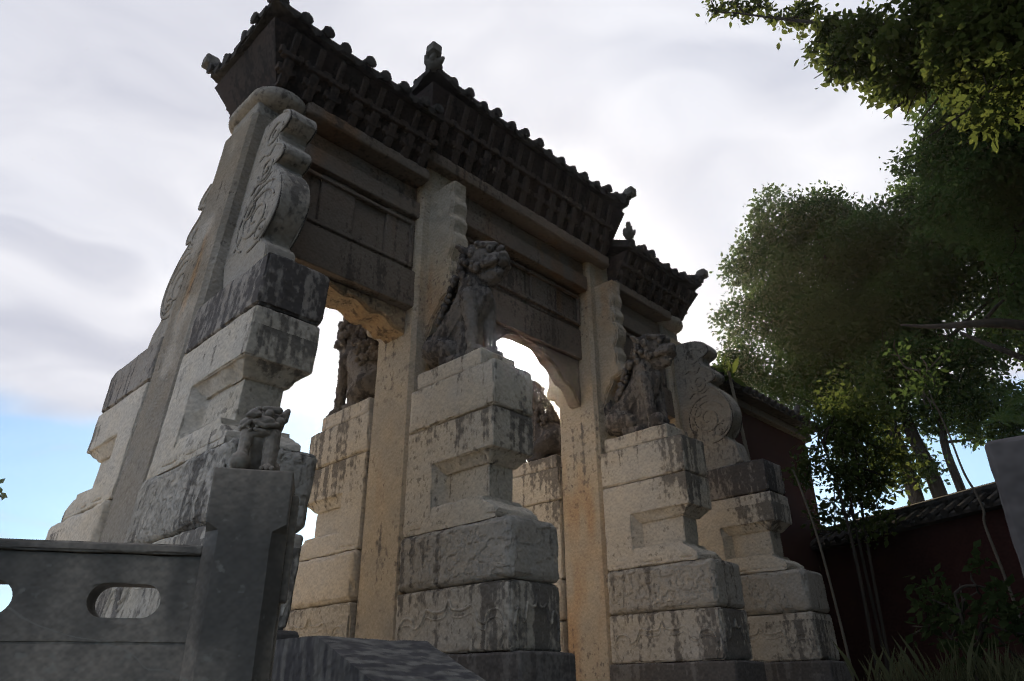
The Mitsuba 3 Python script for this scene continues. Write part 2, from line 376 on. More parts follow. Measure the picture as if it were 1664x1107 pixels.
def make_buttress(X, kind, s, k, idx):
    """Front (s = -1) or rear (s = 1) buttress of the pillar at X; k is the pillar's lean."""
    Z = OUTER if kind == 'outer' else INNER
    B = sub(ARCH, 'buttress')

    def place(mesh, name, mat, smooth=38):
        return put(sub(B, name), moved(lean_mesh(mesh, k), X), mat, smooth)

    def Y(a, b):
        return (min(s * a, s * b), max(s * a, s * b))

    def bb(x, a, b, z0, z1, r=.04):
        y0, y1 = Y(a, b)
        return rbox((-x, y0, z0), (x, y1, z1), r)
    sd = idx * 10 + (5 if s > 0 else 0)
    j = lambda: float(RNG.uniform(-.012, .012))
    place(rough(bb(.37, .40, 2.26, -.45, Z['z0'] - .006, .03), seed=sd, amp=.009), 'plinth', 'm_plinth')
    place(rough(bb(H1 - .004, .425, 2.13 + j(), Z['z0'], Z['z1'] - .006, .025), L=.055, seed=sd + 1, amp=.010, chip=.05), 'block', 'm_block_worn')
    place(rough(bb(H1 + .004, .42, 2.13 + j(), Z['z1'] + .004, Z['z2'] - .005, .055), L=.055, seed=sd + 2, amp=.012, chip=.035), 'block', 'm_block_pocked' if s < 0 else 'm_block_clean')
    # waist stone: flank strip, cap with undercut, waist, torus base
    z2, z3, z4, z5 = (Z[q] for q in ('z2', 'z3', 'z4', 'z5'))
    y3 = 1.845
    w = bb(H2, .42, .885, z2, z4 - .008, .014) + bb(H2, .43, y3, z3, z4 - .008, .014)
    a0, a1 = Y(.43, y3 - .002)
    b0, b1 = Y(.43, 1.68)
    w += frustum((-.20, .20, b0, b1), z3 - .12, (-H2 + .004, H2 - .004, a0, a1), z3 + .03)
    w += bb(.175, .43, 1.655, z2 + .02, z3, .012)
    c0, c1 = Y(.60, .885)
    d0, d1 = Y(.60, 1.02)
    # slanted inner cheek of the recess, left and right
    for q in (-1, 1):
        pts = [[q * .20, s * .7, z], [q * .20, s * 1.06, z]] if False else []
    hull = np.array([[q * x, s * y, z] for q in (-1, 1) for z in (z2 + .05, z3 + .02) for x, y in ((H2 - .003, .80), (H2 - .003, .882), (.174, 1.0), (.174, .80))])
    w += m3.Manifold.hull_points(hull)
    prof = [(0, .0), (.045, 0.0), (.0, .06), (.005, .11), (.045, .17), (.10, .225), (.105, .26)]
    ring = []
    for inset, h in prof[2:]:
        e0, e1 = Y(.43, 1.885 - inset * 2.0)
        ring.append((e0, e1, H2 + .004 - inset * .12, h))
    for (e0, e1, hx, h), (g0, g1, gx, hh) in zip(ring[:-1], ring[1:]):
        w += frustum((-hx, hx, e0, e1), z2 + h, (-gx, gx, g0, g1), z2 + hh)
    e0, e1 = Y(.43, 1.885)
    w += box((-H2 - .004, e0, z2), (H2 + .004, e1, z2 + .062))
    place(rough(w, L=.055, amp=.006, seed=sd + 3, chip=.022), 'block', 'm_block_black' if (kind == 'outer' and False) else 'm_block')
    place(rough(bb(H2 + .002, .415, y3 + j(), z4 + .006, z5, .024), L=.055, seed=sd + 4, amp=.011, chip=.05), 'block', 'm_block_black' if kind == 'outer' else 'm_block')
    # engraved panel lines on the lowest block
    if True:
        base = smooth_line(CARVE_PANEL, 5)
        c = np.stack([.45 + base[:, 0] * .78, Z['z0'] + .02 + base[:, 1] * .62], 1)
        c2 = np.stack([.45 + base[:, 0] * .78, Z['z0'] - .035 + base[:, 1] * .60], 1)
        for q in (-1, 1):
            put(sub(B, 'carved_border'), moved(both_faces(c, H1 - .006, k, .016, sign=s, faces=(q,)), X), 'm_block_worn')
            put(sub(B, 'carved_border'), moved(both_faces(c2, H1 - .006, k, .011, sign=s, faces=(q,)), X), 'm_block_worn')
        ce = np.stack([(base[:, 0] - 1.06) * .29, np.full(len(base), s * 2.128), Z['z0'] + .03 + base[:, 1] * .6], 1)
        put(sub(B, 'carved_border'), moved(lean_mesh(tube(ce, .014, 6), k), X), 'm_block_worn')
    # the slab above: crescent (outer) or wing (inner)
    if kind == 'outer':
        out = chaikin([(.36, 3.04)] + CRESCENT + [(.36, 5.52)], 1)
        out = out * [s, 1]
        C = sub(ARCH, 'crescent_slab')
        put(C, moved(lean_mesh(rough(extrude_x(out, -.155, .155, .02), amp=.006, seed=sd + 6), k), X), 'm_carved')
        lines = [spiral(.93, 3.98, .44, .40, -1.6, .93, 40), spiral(.90, 3.98, .34, .05, .4, 1.7, 44), spiral(1.08, 3.72, .13, .02, 1.0, 1.2), spiral(.70, 4.18, .15, .03, 2.4, 1.3),
                 spiral(.84, 4.66, .17, .03, 3.3, 1.5), spiral(.80, 5.16, .18, .03, .2, 1.6), smooth_line([(.60, 4.42), (.72, 4.50), (.88, 4.46), (1.0, 4.52)]),
                 smooth_line([(.58, 4.9), (.7, 4.93), (.82, 4.86), (.9, 4.95)]), smooth_line([(.56, 3.7), (.66, 3.86), (.62, 4.05), (.72, 4.3)])]
        inner = np.array(CRESCENT)[3:-1] - [.055, 0]
        lines.append(smooth_line(inner, 4))
        for l in lines:
            for q in (-1, 1):
                put(sub(C, 'carved_scroll'), moved(both_faces(l, .153, k, .015, sign=s, faces=(q,)), X), 'm_carved')
                put(sub(C, 'groove_shade_line'), moved(both_faces(l + [.022, -.012], .151, k, .008, sign=s, faces=(q,)), X), 'm_groove_shade')  # thin dark line along each scroll, groove shade put into its colour
    else:
        wk = 1.0 if X < 1 else .8
        out = [(.26, 3.0), (.30, 3.0)] + [((q[0] - .26) * wk + .26, q[1]) for q in smooth_line(WING, 3)] + [(.26, 5.92)]
        out = np.array(out) * [s, 1]
        put(sub(ARCH, 'wing_slab'), moved(rough(extrude_x(out, -.14, .14, .035), amp=.022, freq=9, L=.055, seed=sd + 6), X), 'm_shaft')


def make_pillar(X, kind, k, idx):
    top = 5.72 if kind == 'outer' else 6.45
    c = .05
    outline = [(-.30, -SH + c), (-.30 + c, -SH), (.30 - c, -SH), (.30, -SH + c), (.30, SH - c), (.30 - c, SH), (-.30 + c, SH), (-.30, SH - c)]
    m = m3.Manifold.extrude(m3.CrossSection([np.array(outline)]), top + .45).translate([0, 0, -.45])
    P = sub(ARCH, 'pillar')
    put(P, moved(lean_mesh(rough(m, amp=.006, L=.09, seed=50 + idx), k), X), 'm_shaft_chiselled' if idx == 0 else 'm_shaft')
    if kind == 'outer':
        # neck and cushion capital
        put(sub(P, 'neck'), moved(lean_mesh(rough(rbox((-.265, -.34, 5.72), (.265, .34, 6.05), .04), seed=60 + idx), k), X), 'm_carved')
        s = m3.Manifold.sphere(1, 28)
        cushion = m3.Manifold.batch_hull([s.scale([.35, .32, .12]).translate([0, y, z]) for y in (-.26, .26) for z in (6.02, 6.07)])
        put(sub(P, 'cushion_capital'), moved(lean_mesh(rough(cushion, amp=.010, seed=70 + idx), k), X), 'm_carved')


for i, (X, kind, k) in enumerate([(XA, 'outer', LEAN), (XB, 'inner', 0), (XC, 'inner', 0), (XD, 'outer', -LEAN)]):
    make_pillar(X, kind, k, i)
    for s in (-1, 1):
        make_buttress(X, kind, s, k, i)


def make_bay(xl0, xr0, kl, kr, z, th, apron, idx, mat='m_beam'):
    """Lintels between two pillars. z: levels of lower beam, panel, upper beam, frieze, cornice, top."""
    L = sub(ARCH, 'lintel')

    def bar(z0, z1, y, name, r=.02, over=.03, amp=.006, mat=mat, front=0):
        zm = (z0 + z1) / 2
        x0, x1 = xl0 + kl * zm - over, xr0 + kr * zm + over
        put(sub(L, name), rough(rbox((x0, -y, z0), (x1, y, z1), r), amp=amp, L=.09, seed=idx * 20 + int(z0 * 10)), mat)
    z0, z1, z2, z3, z4, z5 = z
    bar(z0, z1 - .003, th[0], 'lower_beam')
    # panel made of upright boards of stone between beams
    zm = (z1 + z2) / 2
    xa, xb = xl0 + kl * zm - .03, xr0 + kr * zm + .03
    n = 4 if xb - xa < 2.5 else 5
    for q in range(n):
        x0, x1 = xa + (xb - xa) * q / n, xa + (xb - xa) * (q + 1) / n
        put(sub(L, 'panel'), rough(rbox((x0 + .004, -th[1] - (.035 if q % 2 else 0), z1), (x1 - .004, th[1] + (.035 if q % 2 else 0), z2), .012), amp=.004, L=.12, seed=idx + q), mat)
    for sgn in (-1, 1):
        yy = sgn * (th[1] + .045)
        for (fx0, fx1, fz0, fz1) in ((xa + .06, xb - .06, z1 + .06, z1 + .11), (xa + .06, xb - .06, z2 - .11, z2 - .06), (xa + .06, xa + .11, z1 + .11, z2 - .11), (xb - .11, xb - .06, z1 + .11, z2 - .11)):
            put(sub(L, 'panel_frame'), rough(rbox((fx0, yy - .025, fz0), (fx1, yy + .025, fz1), .012), amp=.004, L=.1), mat)
    bar(z2 + .003, z3 - .003, th[2], 'upper_beam')
    bar(z3, z4 - .003, th[3], 'frieze')
    # apron brackets under the beam
    xa, xb = xl0 + kl * z0, xr0 + kr * z0
    w = xb - xa
    pts = [(0, 0)] + [(f * w, -h) for f, h in apron] + [(w, 0)]
    pts = np.vstack([[pts[0]], smooth_line(pts[1:-1], 5), [pts[-1]]])
    m = extrude_x(np.stack([pts[:, 0] + xa, pts[:, 1] + z0 - .002], 1), -th[1] + .02, th[1] - .02, .03)
    # extrude_x maps (y, z, x); turn it about z so that the outline lies along x
    m = m.rotate([0, 0, -90]).mirror([0, 1, 0]) if False else m.transform(np.array([[0, 1, 0, 0], [1, 0, 0, 0], [0, 0, 1, 0]], float))
    t = rough(m, amp=.016, freq=8, L=.05, seed=idx)
    put(sub(L, 'carved_apron'), t, 'm_orange' if idx != 1 else 'm_beam', 50)
    lines = []
    for sgn in (-1, 1) if idx != 1 else ():
        for f in np.linspace(.14, .86, 6):
            h = np.interp(f, [q[0] for q in apron], [q[1] for q in apron])
            if h < .09:
                continue
            c = spiral(xa + f * w, z0 - h * .48, h * .36, .012, 1.0 + f * 3, 1.3, 20)
            lines.append(tube(np.stack([c[:, 0], np.full(len(c), sgn * (th[1] - .02)), c[:, 1]], 1), .016, 6))
    for l in lines:
        put(sub(L, 'carved_scroll'), l, 'm_orange' if idx != 1 else 'm_beam')


APRON_SIDE = [(.0, .06), (.10, .03), (.22, .07), (.34, .10), (.42, .08), (.52, .14), (.62, .12), (.72, .22), (.82, .19), (.90, .30), (.97, .30), (1.0, .34)]
APRON_SIDE_R = [(1 - a, b) for a, b in APRON_SIDE[::-1]]
APRON_MID = [(.0, .80), (.07, .64), (.15, .58), (.23, .46), (.31, .42), (.39, .25), (.46, .07), (.57, .02), (.68, .05), (.74, .20), (.80, .29), (.86, .47), (.92, .54), (.97, .74), (1.0, .80)]
make_bay(XA + .30, XB - .30, LEAN, 0, (4.09, 4.62, 5.45, 5.72, 5.98, 6.16), (.35, .25, .36, .29), APRON_SIDE, 0)
make_bay(XB + .30, XC - .30, 0, 0, (4.56, 5.10, 5.78, 6.06, 6.34, 6.54), (.17, .14, .36, .29), APRON_MID, 1)
make_bay(XC + .30, XD - .30, 0, -LEAN, (4.09, 4.62, 5.45, 5.72, 5.98, 6.16), (.35, .25, .36, .29), APRON_SIDE_R, 2)


def make_roof(x0, x1, ye, ze, zc0, zc1, hipL, hipR, idx, fin, pil=True):
    """Cornice, flared soffit with bracket arms and a tiled hip roof; x0..x1 is the eave, ye its half depth, ze its height."""
    # cornice
    cL, cR = (.50 if hipL else .0), (.50 if hipR else .0)
    S = sub(ARCH, 'soffit')
    bx0, bx1 = x0 + (.33 if hipL else 0), x1 - (.33 if hipR else 0)
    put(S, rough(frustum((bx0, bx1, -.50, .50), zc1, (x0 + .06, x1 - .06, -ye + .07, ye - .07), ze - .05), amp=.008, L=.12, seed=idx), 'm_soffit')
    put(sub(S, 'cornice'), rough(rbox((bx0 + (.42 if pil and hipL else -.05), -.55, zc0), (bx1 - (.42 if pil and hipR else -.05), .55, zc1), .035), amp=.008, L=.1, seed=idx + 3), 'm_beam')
    n = int((bx1 - bx0) / .30)
    for s in (-1, 1):
        for q in range(n + 1):
            x = bx0 + .1 + (bx1 - bx0 - .2) * q / n + float(RNG.uniform(-.05, .05))
            a = np.array([x, s * .50, zc1 + .01])
            b = np.array([x, s * (ye - .10), ze - .10])
            h = m3.Manifold.batch_hull([rbox((-.055, -.05, -.05), (.055, .05, .05), .012).translate(p.tolist()) for p in (a, a + (b - a) * .5 + [0, 0, -.03])])
            h += m3.Manifold.batch_hull([rbox((-.04, -.04, -.04), (.04, .04, .04), .01).translate(p.tolist()) for p in (a + (b - a) * .45, b + [0, 0, -.02])])
            for f_, w_ in ((.30, .085), (.62, .12)):
                h += rbox((-w_, -.05, -.04), (w_, .05, .04), .02).translate((a + (b - a) * f_ + [0, 0, -.05]).tolist())
                for e_ in (-1, 1):
                    h += rbox((-.035, -.045, -.05), (.035, .045, .05), .015).translate((a + (b - a) * f_ + [e_ * w_, 0, -.01]).tolist())
            h = h.rotate([0, 0, 0])
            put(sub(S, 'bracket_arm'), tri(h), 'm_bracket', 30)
    # roof shell with flared corners
    R = sub(ARCH, 'roof')
    nx, ny = 90, 30
    gx, gy = np.linspace(x0, x1, nx), np.linspace(-ye, ye, ny)
    gx, gy = np.meshgrid(gx, gy, indexing='ij')

    def height(x, y):
        d = ye - np.abs(y)
        if hipL:
            d = np.minimum(d, (x - x0) * .95)
        if hipR:
            d = np.minimum(d, (x1 - x) * .95)
        h = .52 * np.clip(d, 0, None) ** 1.15 * 1.05
        for on, xe in ((hipL, x0), (hipR, x1)):
            if on:
                rr = np.hypot(x - xe, np.abs(y) - ye)
                h = h + .20 * np.exp(-(rr / .42) ** 1.2)
        return ze + h
    zt = height(gx, gy) + .05 + (meshkit.noise(np.stack([gx * 4, gy * 4, 0 * gx], -1), idx) - .5) * .03
    th = .10
    top = np.stack([gx, gy, zt], -1).reshape(-1, 3)
    bot = np.stack([gx, gy, np.minimum(zt - th, height(gx, gy) - .05)], -1).reshape(-1, 3)
    ii, jj = np.meshgrid(np.arange(nx - 1), np.arange(ny - 1), indexing='ij')
    q = np.stack([ii * ny + jj, (ii + 1) * ny + jj, (ii + 1) * ny + jj + 1, ii * ny + jj + 1], -1).reshape(-1, 4)
    N = nx * ny
    rim = np.r_[np.arange(nx) * ny, (nx - 1) * ny + np.arange(1, ny), np.arange(nx - 2, -1, -1) * ny + ny - 1, np.arange(ny - 2, 0, -1)]
    rn = np.roll(rim, -1)
    side = np.stack([rim, rim + N, rn + N, rn], 1)
    F = np.vstack([q, q[:, ::-1] + N, side])
    F = np.vstack([F[:, [0, 1, 2]], F[:, [0, 2, 3]]])
    put(R, trimesh.Trimesh(np.vstack([top, bot]), F, process=False), 'm_tile', 35)
    # rolls of round tiles and drip tiles along the eaves
    disc = lambda c, ax, r, t: (tube([c - ax * t, c, c + ax * t * .4], [r * .9, r, r * .7], 10))
    sp = .285
    n = int(round((x1 - x0 - .2) / sp))

    def roll(P, ax):
        P = P + np.array([RNG.normal() * .022 * (ax[1] != 0), RNG.normal() * .022 * (ax[0] != 0), RNG.normal() * .016])
        P[0] += ax * RNG.normal() * .03
        c = P[0]
        t = cat([tube(P, .066, 8), disc(c + np.array([0, 0, -.012]), ax, .082, .03)])
        t.vertices += (meshkit.noise(t.vertices * 9, idx)[:, None] - .5) * .014
        put(sub(R, 'roof_tile'), t, 'm_tile', 40)

    def drip(c, ax, w):
        side_ = np.array([-ax[1], ax[0], 0])
        h = m3.Manifold.hull_points(np.array([c + side_ * (a * w) + ax * o + np.array([0, 0, z]) for a, z in ((-.5, .02), (.5, .02), (-.42, -.035), (.42, -.035), (0, -.10)) for o in (0, .025)]))
        put(sub(R, 'drip_tile'), tri(h), 'm_tile', 30)
    for s in (-1, 1):
        for k in range(n + 1):
            x = x0 + .1 + (x1 - x0 - .2) * k / n
            dmax = ye
            if hipL: dmax = min(dmax, (x - x0) * .95 + .06)
            if hipR: dmax = min(dmax, (x1 - x) * .95 + .06)
            dd = np.linspace(-.03, max(.12, dmax), 7)
            ys = s * (ye - dd)
            zz = height(np.full(7, x), np.clip(ys, -ye, ye)) + .06
            roll(np.stack([np.full(7, x), ys, zz], 1), np.array([0, s, 0.0]))
            if k < n:
                xm = x + (x1 - x0 - .2) / n / 2
                drip(np.array([xm, s * (ye + .005), height(np.array(xm), np.array(s * ye)) + .0]), np.array([0, s, 0.0]), sp * .62)
    for on, xe, sx in ((hipL, x0, 1), (hipR, x1, -1)):
        if not on:
            continue
        ne = int(round((2 * ye - .2) / sp))
        for k in range(ne + 1):
            y = -ye + .1 + (2 * ye - .2) * k / ne
            dmax = max(.12, (ye - abs(y)) / .95)
            dd = np.linspace(-.03, dmax, 6)
            xs = xe + sx * dd
            zz = height(np.clip(xs, x0, x1), np.full(6, y)) + .06
            roll(np.stack([xs, np.full(6, y), zz], 1), np.array([-sx, 0, 0.0]))
            if k < ne:
                ym = y + (2 * ye - .2) / ne / 2
                drip(np.array([xe - sx * .005, ym, height(np.array(xe), np.array(ym))]), np.array([-sx, 0, 0.0]), sp * .62)
        # hip ridges running to the corners
        for s in (-1, 1):
            dd = np.linspace(-.02, ye, 9)
            xs, ys = xe + sx * dd / .95, s * (ye - dd)
            zz = height(np.clip(xs, x0, x1), np.clip(ys, -ye, ye)) + .10
            zz[0] += .03
            put(sub(R, 'hip_ridge'), tube(np.stack([xs, ys, zz], 1), [.075] + [.085] * 8, 8), 'm_tile', 40)
            nib = m3.Manifold.batch_hull([m3.Manifold.sphere(.07, 10).translate([xe + sx * .05, s * (ye - .05), float(zz[0]) - .02]), rbox((-.085, -.085, -.075), (.085, .085, .085), .02).translate([xe - sx * .03, s * (ye + .03), float(zz[0]) + .07])])
            put(sub(R, 'corner_nib'), rough(nib, L=.04, amp=.008), 'm_finial', 40)
    # main ridge
    xr0, xr1 = (x0 + ye / .95 if hipL else x0), (x1 - ye / .95 if hipR else x1)
    zr = float(height(np.array((x0 + x1) / 2), np.array(0.0)))
    put(sub(R, 'main_ridge'), rough(rbox((xr0 - .1, -.10, zr - .02), (xr1 + .1, .10, zr + .22), .04), amp=.012, seed=idx), 'm_tile')
    for (fx, fy, fz, sc) in fin:
        f = sub(R, 'corner_finial')
        b = m3.Manifold.batch_hull([m3.Manifold.sphere(.11, 12).translate([0, 0, 0]), m3.Manifold.sphere(.05, 12).translate([0, 0, .20])])
        for a in range(5):
            th_ = a * 2 * math.pi / 5
            b += m3.Manifold.batch_hull([m3.Manifold.sphere(.05, 10).translate([.09 * math.cos(th_), .09 * math.sin(th_), .02]), m3.Manifold.sphere(.028, 10).translate([.12 * math.cos(th_ + .3), .12 * math.sin(th_ + .3), .10])])
            b += m3.Manifold.batch_hull([m3.Manifold.sphere(.035, 10).translate([.06 * math.cos(th_ + .6), .06 * math.sin(th_ + .6), .10]), m3.Manifold.sphere(.02, 10).translate([.08 * math.cos(th_ + .9), .08 * math.sin(th_ + .9), .18])])
        b += m3.Manifold.sphere(.058, 12).scale([1, 1, 1.35]).translate([0, 0, .27])
        put(f, tri(b.scale([sc] * 3).translate([fx, fy, fz])), 'm_finial', 40)


make_roof(-2.93, -.33, .86, 6.87, 5.99, 6.17, True, False, 1, [(-2.85, -.80, 7.12, .8)])
make_roof(3.93, 6.36, .86, 6.78, 5.99, 6.17, False, True, 2, [(4.02, -.82, 7.02, .85), (5.1, -.30, 7.28, .8)])
make_roof(-.58, 4.03, .87, 7.53, 6.35, 6.56, True, True, 3, [(-.54, -.83, 7.76, 1.05)], False)
USED.add(ARCH)


# ------------------------------------------------------------------ lions
def limb(a, ra, b, rb, seg=14):
    return m3.Manifold.batch_hull([m3.Manifold.sphere(ra, seg).translate(list(map(float, a))), m3.Manifold.sphere(rb, seg).translate(list(map(float, b)))])


def blob(c, r, seg=16):
    return m3.Manifold.sphere(1, seg).scale(list(map(float, np.broadcast_to(r, 3)))).translate(list(map(float, c)))


def seated_lion(stride=0.0):
    """A seated guardian lion, about 1.72 tall, facing +y, base at z = 0: (body, curls, eyes)."""
    b = m3.Manifold()
    b += limb((0, -.42, .34), .25, (0, .05, .78), .23)                      # trunk from rump to chest
    b += limb((0, .05, .78), .23, (0, .12, 1.05), .21)
    b += limb((0, .10, .70), .20, (0, .22, .86), .16)
    b += limb((0, -.02, .12), .17, (0, .06, .60), .17)                      # belly down to the slab
    for s in (-1, 1):
        b += limb((s * .15, -.40, .30), .19, (s * .17, -.14, .22), .13)     # thigh
        b += limb((s * .18, -.14, .20), .10, (s * .18, -.22, .06), .07)
        b += limb((s * .18, -.20, .065), .065, (s * .18, .02, .06), .065)   # hind paw
        fy = .36 + (stride if s > 0 else 0)
        b += limb((s * .14, .16, .84), .13, (s * .15, .22, .50), .085)      # fore leg
        b += limb((s * .15, .22, .50), .085, (s * .15, fy - .10, .12), .075)
        b += limb((s * .15, fy - .12, .08), .08, (s * .15, fy + .02, .07), .07)
        for q in (-1, 0, 1):
            b += limb((s * .15 + q * .045, fy, .075), .038, (s * .15 + q * .05, fy + .08, .045), .032, 10)
    b += blob((0, .26, 1.32), (.235, .27, .27))                             # head
    b += blob((0, .50, 1.24), (.16, .17, .115))                             # muzzle
    b += blob((0, .62, 1.29), (.085, .06, .06))                             # nose
    b += limb((0, .32, 1.10), .13, (0, .50, 1.08), .095)                    # jaw
    for s in (-1, 1):
        b += limb((s * .06, .52, 1.45), .055, (s * .19, .36, 1.47), .06)    # brow
        b += limb((s * .22, .18, 1.42), .06, (s * .29, .10, 1.52), .04)     # ear
        b += limb((s * .11, .58, 1.20), .045, (s * .17, .44, 1.17), .05)    # lip
    b += limb((0, -.60, .24), .09, (0, -.70, .62), .11)                     # tail
    b += limb((0, -.70, .62), .11, (.02, -.60, .95), .05)
    t = tri(b.refine_to_length(.04))
    trimesh.smoothing.filter_taubin(t, iterations=3)
    v = np.array(t.vertices)
    nn = np.array(t.vertex_normals)
    d = (meshkit.fbm(v * 14, 3, 4) - .5) * .035 + (np.abs(meshkit.noise(v * 22, 5) - .5) * 2 - .5) * .022
    t.vertices = v + nn * d[:, None]
    curls = []
    rr = np.random.default_rng(3)
    for k in range(170):                                                    # mane and back curls
        th, ph = rr.uniform(-2.5, 2.5), rr.uniform(-.6, 1.25)
        dirv = np.array([math.sin(th) * math.cos(ph), -math.cos(th) * math.cos(ph), math.sin(ph)])
        c = np.array([0, .20, 1.28]) + dirv * [.25, .26, .29]
        if c[1] > .36:
            continue
        curls.append(trimesh.creation.icosphere(1, rr.uniform(.03, .055)).apply_translation(c))
    for k in range(150):
        u = rr.uniform(0, 1)
        th = rr.uniform(-1.5, 1.5)
        c = np.array([0, .02 - .30 * u, 1.12 - .55 * u]) + np.array([math.sin(th) * .235, -abs(math.cos(th)) * .18 + .03, math.cos(th) * .12])
        curls.append(trimesh.creation.icosphere(1, rr.uniform(.025, .05)).apply_translation(c))
    for k in range(60):
        th = rr.uniform(-1, 1)
        c = np.array([th * .19, .26 - abs(th) * .06, rr.uniform(.72, 1.06)])
        curls.append(trimesh.creation.icosphere(1, rr.uniform(.02, .04)).apply_translation(c))
    eyes = [trimesh.creation.icosphere(2, .052).apply_translation([s * .115, .49, 1.385]) for s in (-1, 1)]
    return t, cat(curls), eyes


def place_lion(X, s, label, yc, stride, ball):
    K = numbered('lion_statue')
    labels[K] = {'label': label, 'category': 'statue', 'group': 'lions on the inner buttresses'}
    body, curls, eyes = seated_lion(stride)
    M = np.eye(4)
    if s < 0:
        M[0, 0] = M[1, 1] = -1
    sc = np.diag([1.0, 1.0, 1.0, 1])
    M = trimesh.transformations.translation_matrix([X, yc, 3.10]) @ M @ sc
    put(K + '__body', body.apply_transform(M), 'm_lion', 50)
    put(K + '__mane', curls.apply_transform(M), 'm_lion', True)
    for e in eyes:
        put(sub(K, 'eye'), e.apply_transform(M), 'm_lion', True)
    y0, y1 = sorted((s * .49, s * 1.615))
    put(K + '__base_slab', rough(rbox((X - .275, y0, 2.905), (X + .275, y1, 3.115), .025), amp=.012, seed=int(X * 3) + s), 'm_block_clean')
    if ball:
        c = trimesh.creation.icosphere(3, .12).apply_translation([X - .15, s * 1.40, 3.235])
        put(K + '__ball', c, 'm_lion', True)


place_lion(XB, -1, 'dark carved lion on the front buttress of the second pillar, beside the sun', -1.08, 0, False)
place_lion(XB, 1, 'carved lion silhouetted against white sky through the first bay', 1.16, .10, False)
place_lion(XC, -1, 'dark carved lion with a ball on the front buttress of the third pillar', -1.06, 0, True)
place_lion(XC, 1, 'carved lion behind the middle bay on the rear buttress of the third pillar', 1.12, 0, False)


# ------------------------------------------------------------------ balustrade in front
AZ = math.radians(-31)
TD = np.array([math.cos(AZ), math.sin(AZ), 0])
ND = np.array([TD[1], -TD[0], 0])          # towards the camera
P0 = np.array([-4.059, -4.248, 0])


def bal(mesh):
    """Local (along the rail, towards the camera, up) -> world."""
    M = np.eye(4)
    M[:3, 0], M[:3, 1], M[:3, 2], M[:3, 3] = TD, ND, [0, 0, 1], P0
    t = tri(mesh)
    t.apply_transform(M)
    if np.linalg.det(M[:3, :3]) < 0:
        t.invert()
    return t


post = rbox((0, -.29, -.45), (.292, 0, .448), .006)
for x, sx in ((0, 1), (.292, -1)):
    cut = m3.Manifold.hull_points(np.array([[x + sx * a, b_, z] for z, e in ((-.6, .052), (.215, .052), (.245, .0)) for a, b_ in ((-.05, .05), (e, .05), (e, .0), (-.05, -e * 1.2), (-.001, -e * 1.2))]))
    post -= cut
post -= box((.285, -.20, -.3), (.31, -.10, .40))
put('balustrade_post__shaft', bal(rough(post, L=.022, amp=.0008, freq=14, chip=.004)), 'm_grey', 20)
put('balustrade_post__side_strip', bal(rbox((.286, -.175, -.02), (.318, -.125, .385), .008)), 'm_grey', 20)
labels['balustrade_post'] = {'label': 'grey stone balustrade post with chamfered edges and a small lion on top', 'category': 'post'}
# little lion, facing left of the camera
b = m3.Manifold()
b += limb((0, -.06, .075), .060, (0, .0, .165), .055)
for s in (-1, 1):
    b += limb((s * .045, -.06, .055), .045, (s * .06, .02, .035), .03)
b += limb((-.045, .035, .17), .03, (-.05, .06, .09), .022) + limb((-.05, .06, .09), .022, (-.05, .075, .07), .026)
b += limb((.05, .035, .17), .034, (.052, .055, .03), .028) + limb((.052, .055, .024), .026, (.052, .09, .02), .02)
for q in (-1, 0, 1):
    b += limb((.052 + q * .016, .085, .022), .011, (.052 + q * .019, .108, .012), .010, 8)
lion_body = b
h = blob((0, .0, .235), (.070, .062, .066))
h += m3.Manifold.batch_hull([blob((s * .040, .070, .205), (.036, .034, .026)) for s in (-1, 1)])          # muzzle
h += m3.Manifold.batch_hull([blob((s * .034, .058, .158), (.032, .030, .013)) for s in (-1, 1)])           # lower jaw
h += blob((0, .108, .228), (.030, .018, .018))                                                          # nose
for s in (-1, 1):
    h += blob((s * .022, .112, .222), (.013, .012, .010))                                              # nostril wing
    h += limb((s * .014, .062, .278), .013, (s * .062, .036, .280), .015)                              # brow
    h += limb((s * .060, -.010, .268), .024, (s * .068, -.022, .312), .011)                            # ear
    h += limb((s * .012, .108, .192), .010, (s * .050, .092, .178), .011) + limb((s * .050, .092, .178), .011, (s * .078, .055, .200), .013)
    h += limb((s * .010, .092, .166), .008, (s * .048, .078, .164), .009) + limb((s * .048, .078, .164), .009, (s * .070, .045, .180), .010)
    h += blob((s * .078, .035, .225), (.020, .024, .022))                                               # cheek
    h += blob((s * .020, .098, .180), (.010, .008, .012))                                               # tooth
h += blob((0, -.02, .285), (.052, .056, .030))
h = h.rotate([10, 0, 0]).rotate([0, 0, 24]).translate([.0, .012, 0])
full = tri((lion_body + h).refine_to_length(.009))
trimesh.smoothing.filter_taubin(full, iterations=4)
full.vertices = np.array(full.vertices) + np.array(full.vertex_normals) * ((meshkit.fbm(full.vertices * 60, 2, 2) - .5) * .006)[:, None]
LM = trimesh.transformations.translation_matrix([.135, -.135, .446]) @ np.diag([1.0, 1.05, 1.0, 1])
full.apply_transform(LM)
put('balustrade_post__lion', bal(full), 'm_grey', 50)
for s in (-1, 1):
    e = trimesh.creation.icosphere(2, .019).apply_translation([s * .040, .066, .250])
    e.apply_transform(LM @ trimesh.transformations.translation_matrix([0, .012, 0]) @ trimesh.transformations.rotation_matrix(math.radians(24), [0, 0, 1]) @ trimesh.transformations.rotation_matrix(math.radians(10), [1, 0, 0]))
    put(sub('balustrade_post__lion', 'eye'), bal(e), 'm_grey', True)
mc = []
rr = np.random.default_rng(9)
for k in range(46):
    th, z = rr.uniform(-2.2, .3), rr.uniform(.12, .26)
    mc.append(trimesh.creation.icosphere(1, rr.uniform(.010, .016)).apply_translation([.068 * math.cos(th - .5), -.005 + .060 * math.sin(th - .5), z]))
mc = cat(mc)
mc.apply_transform(LM)
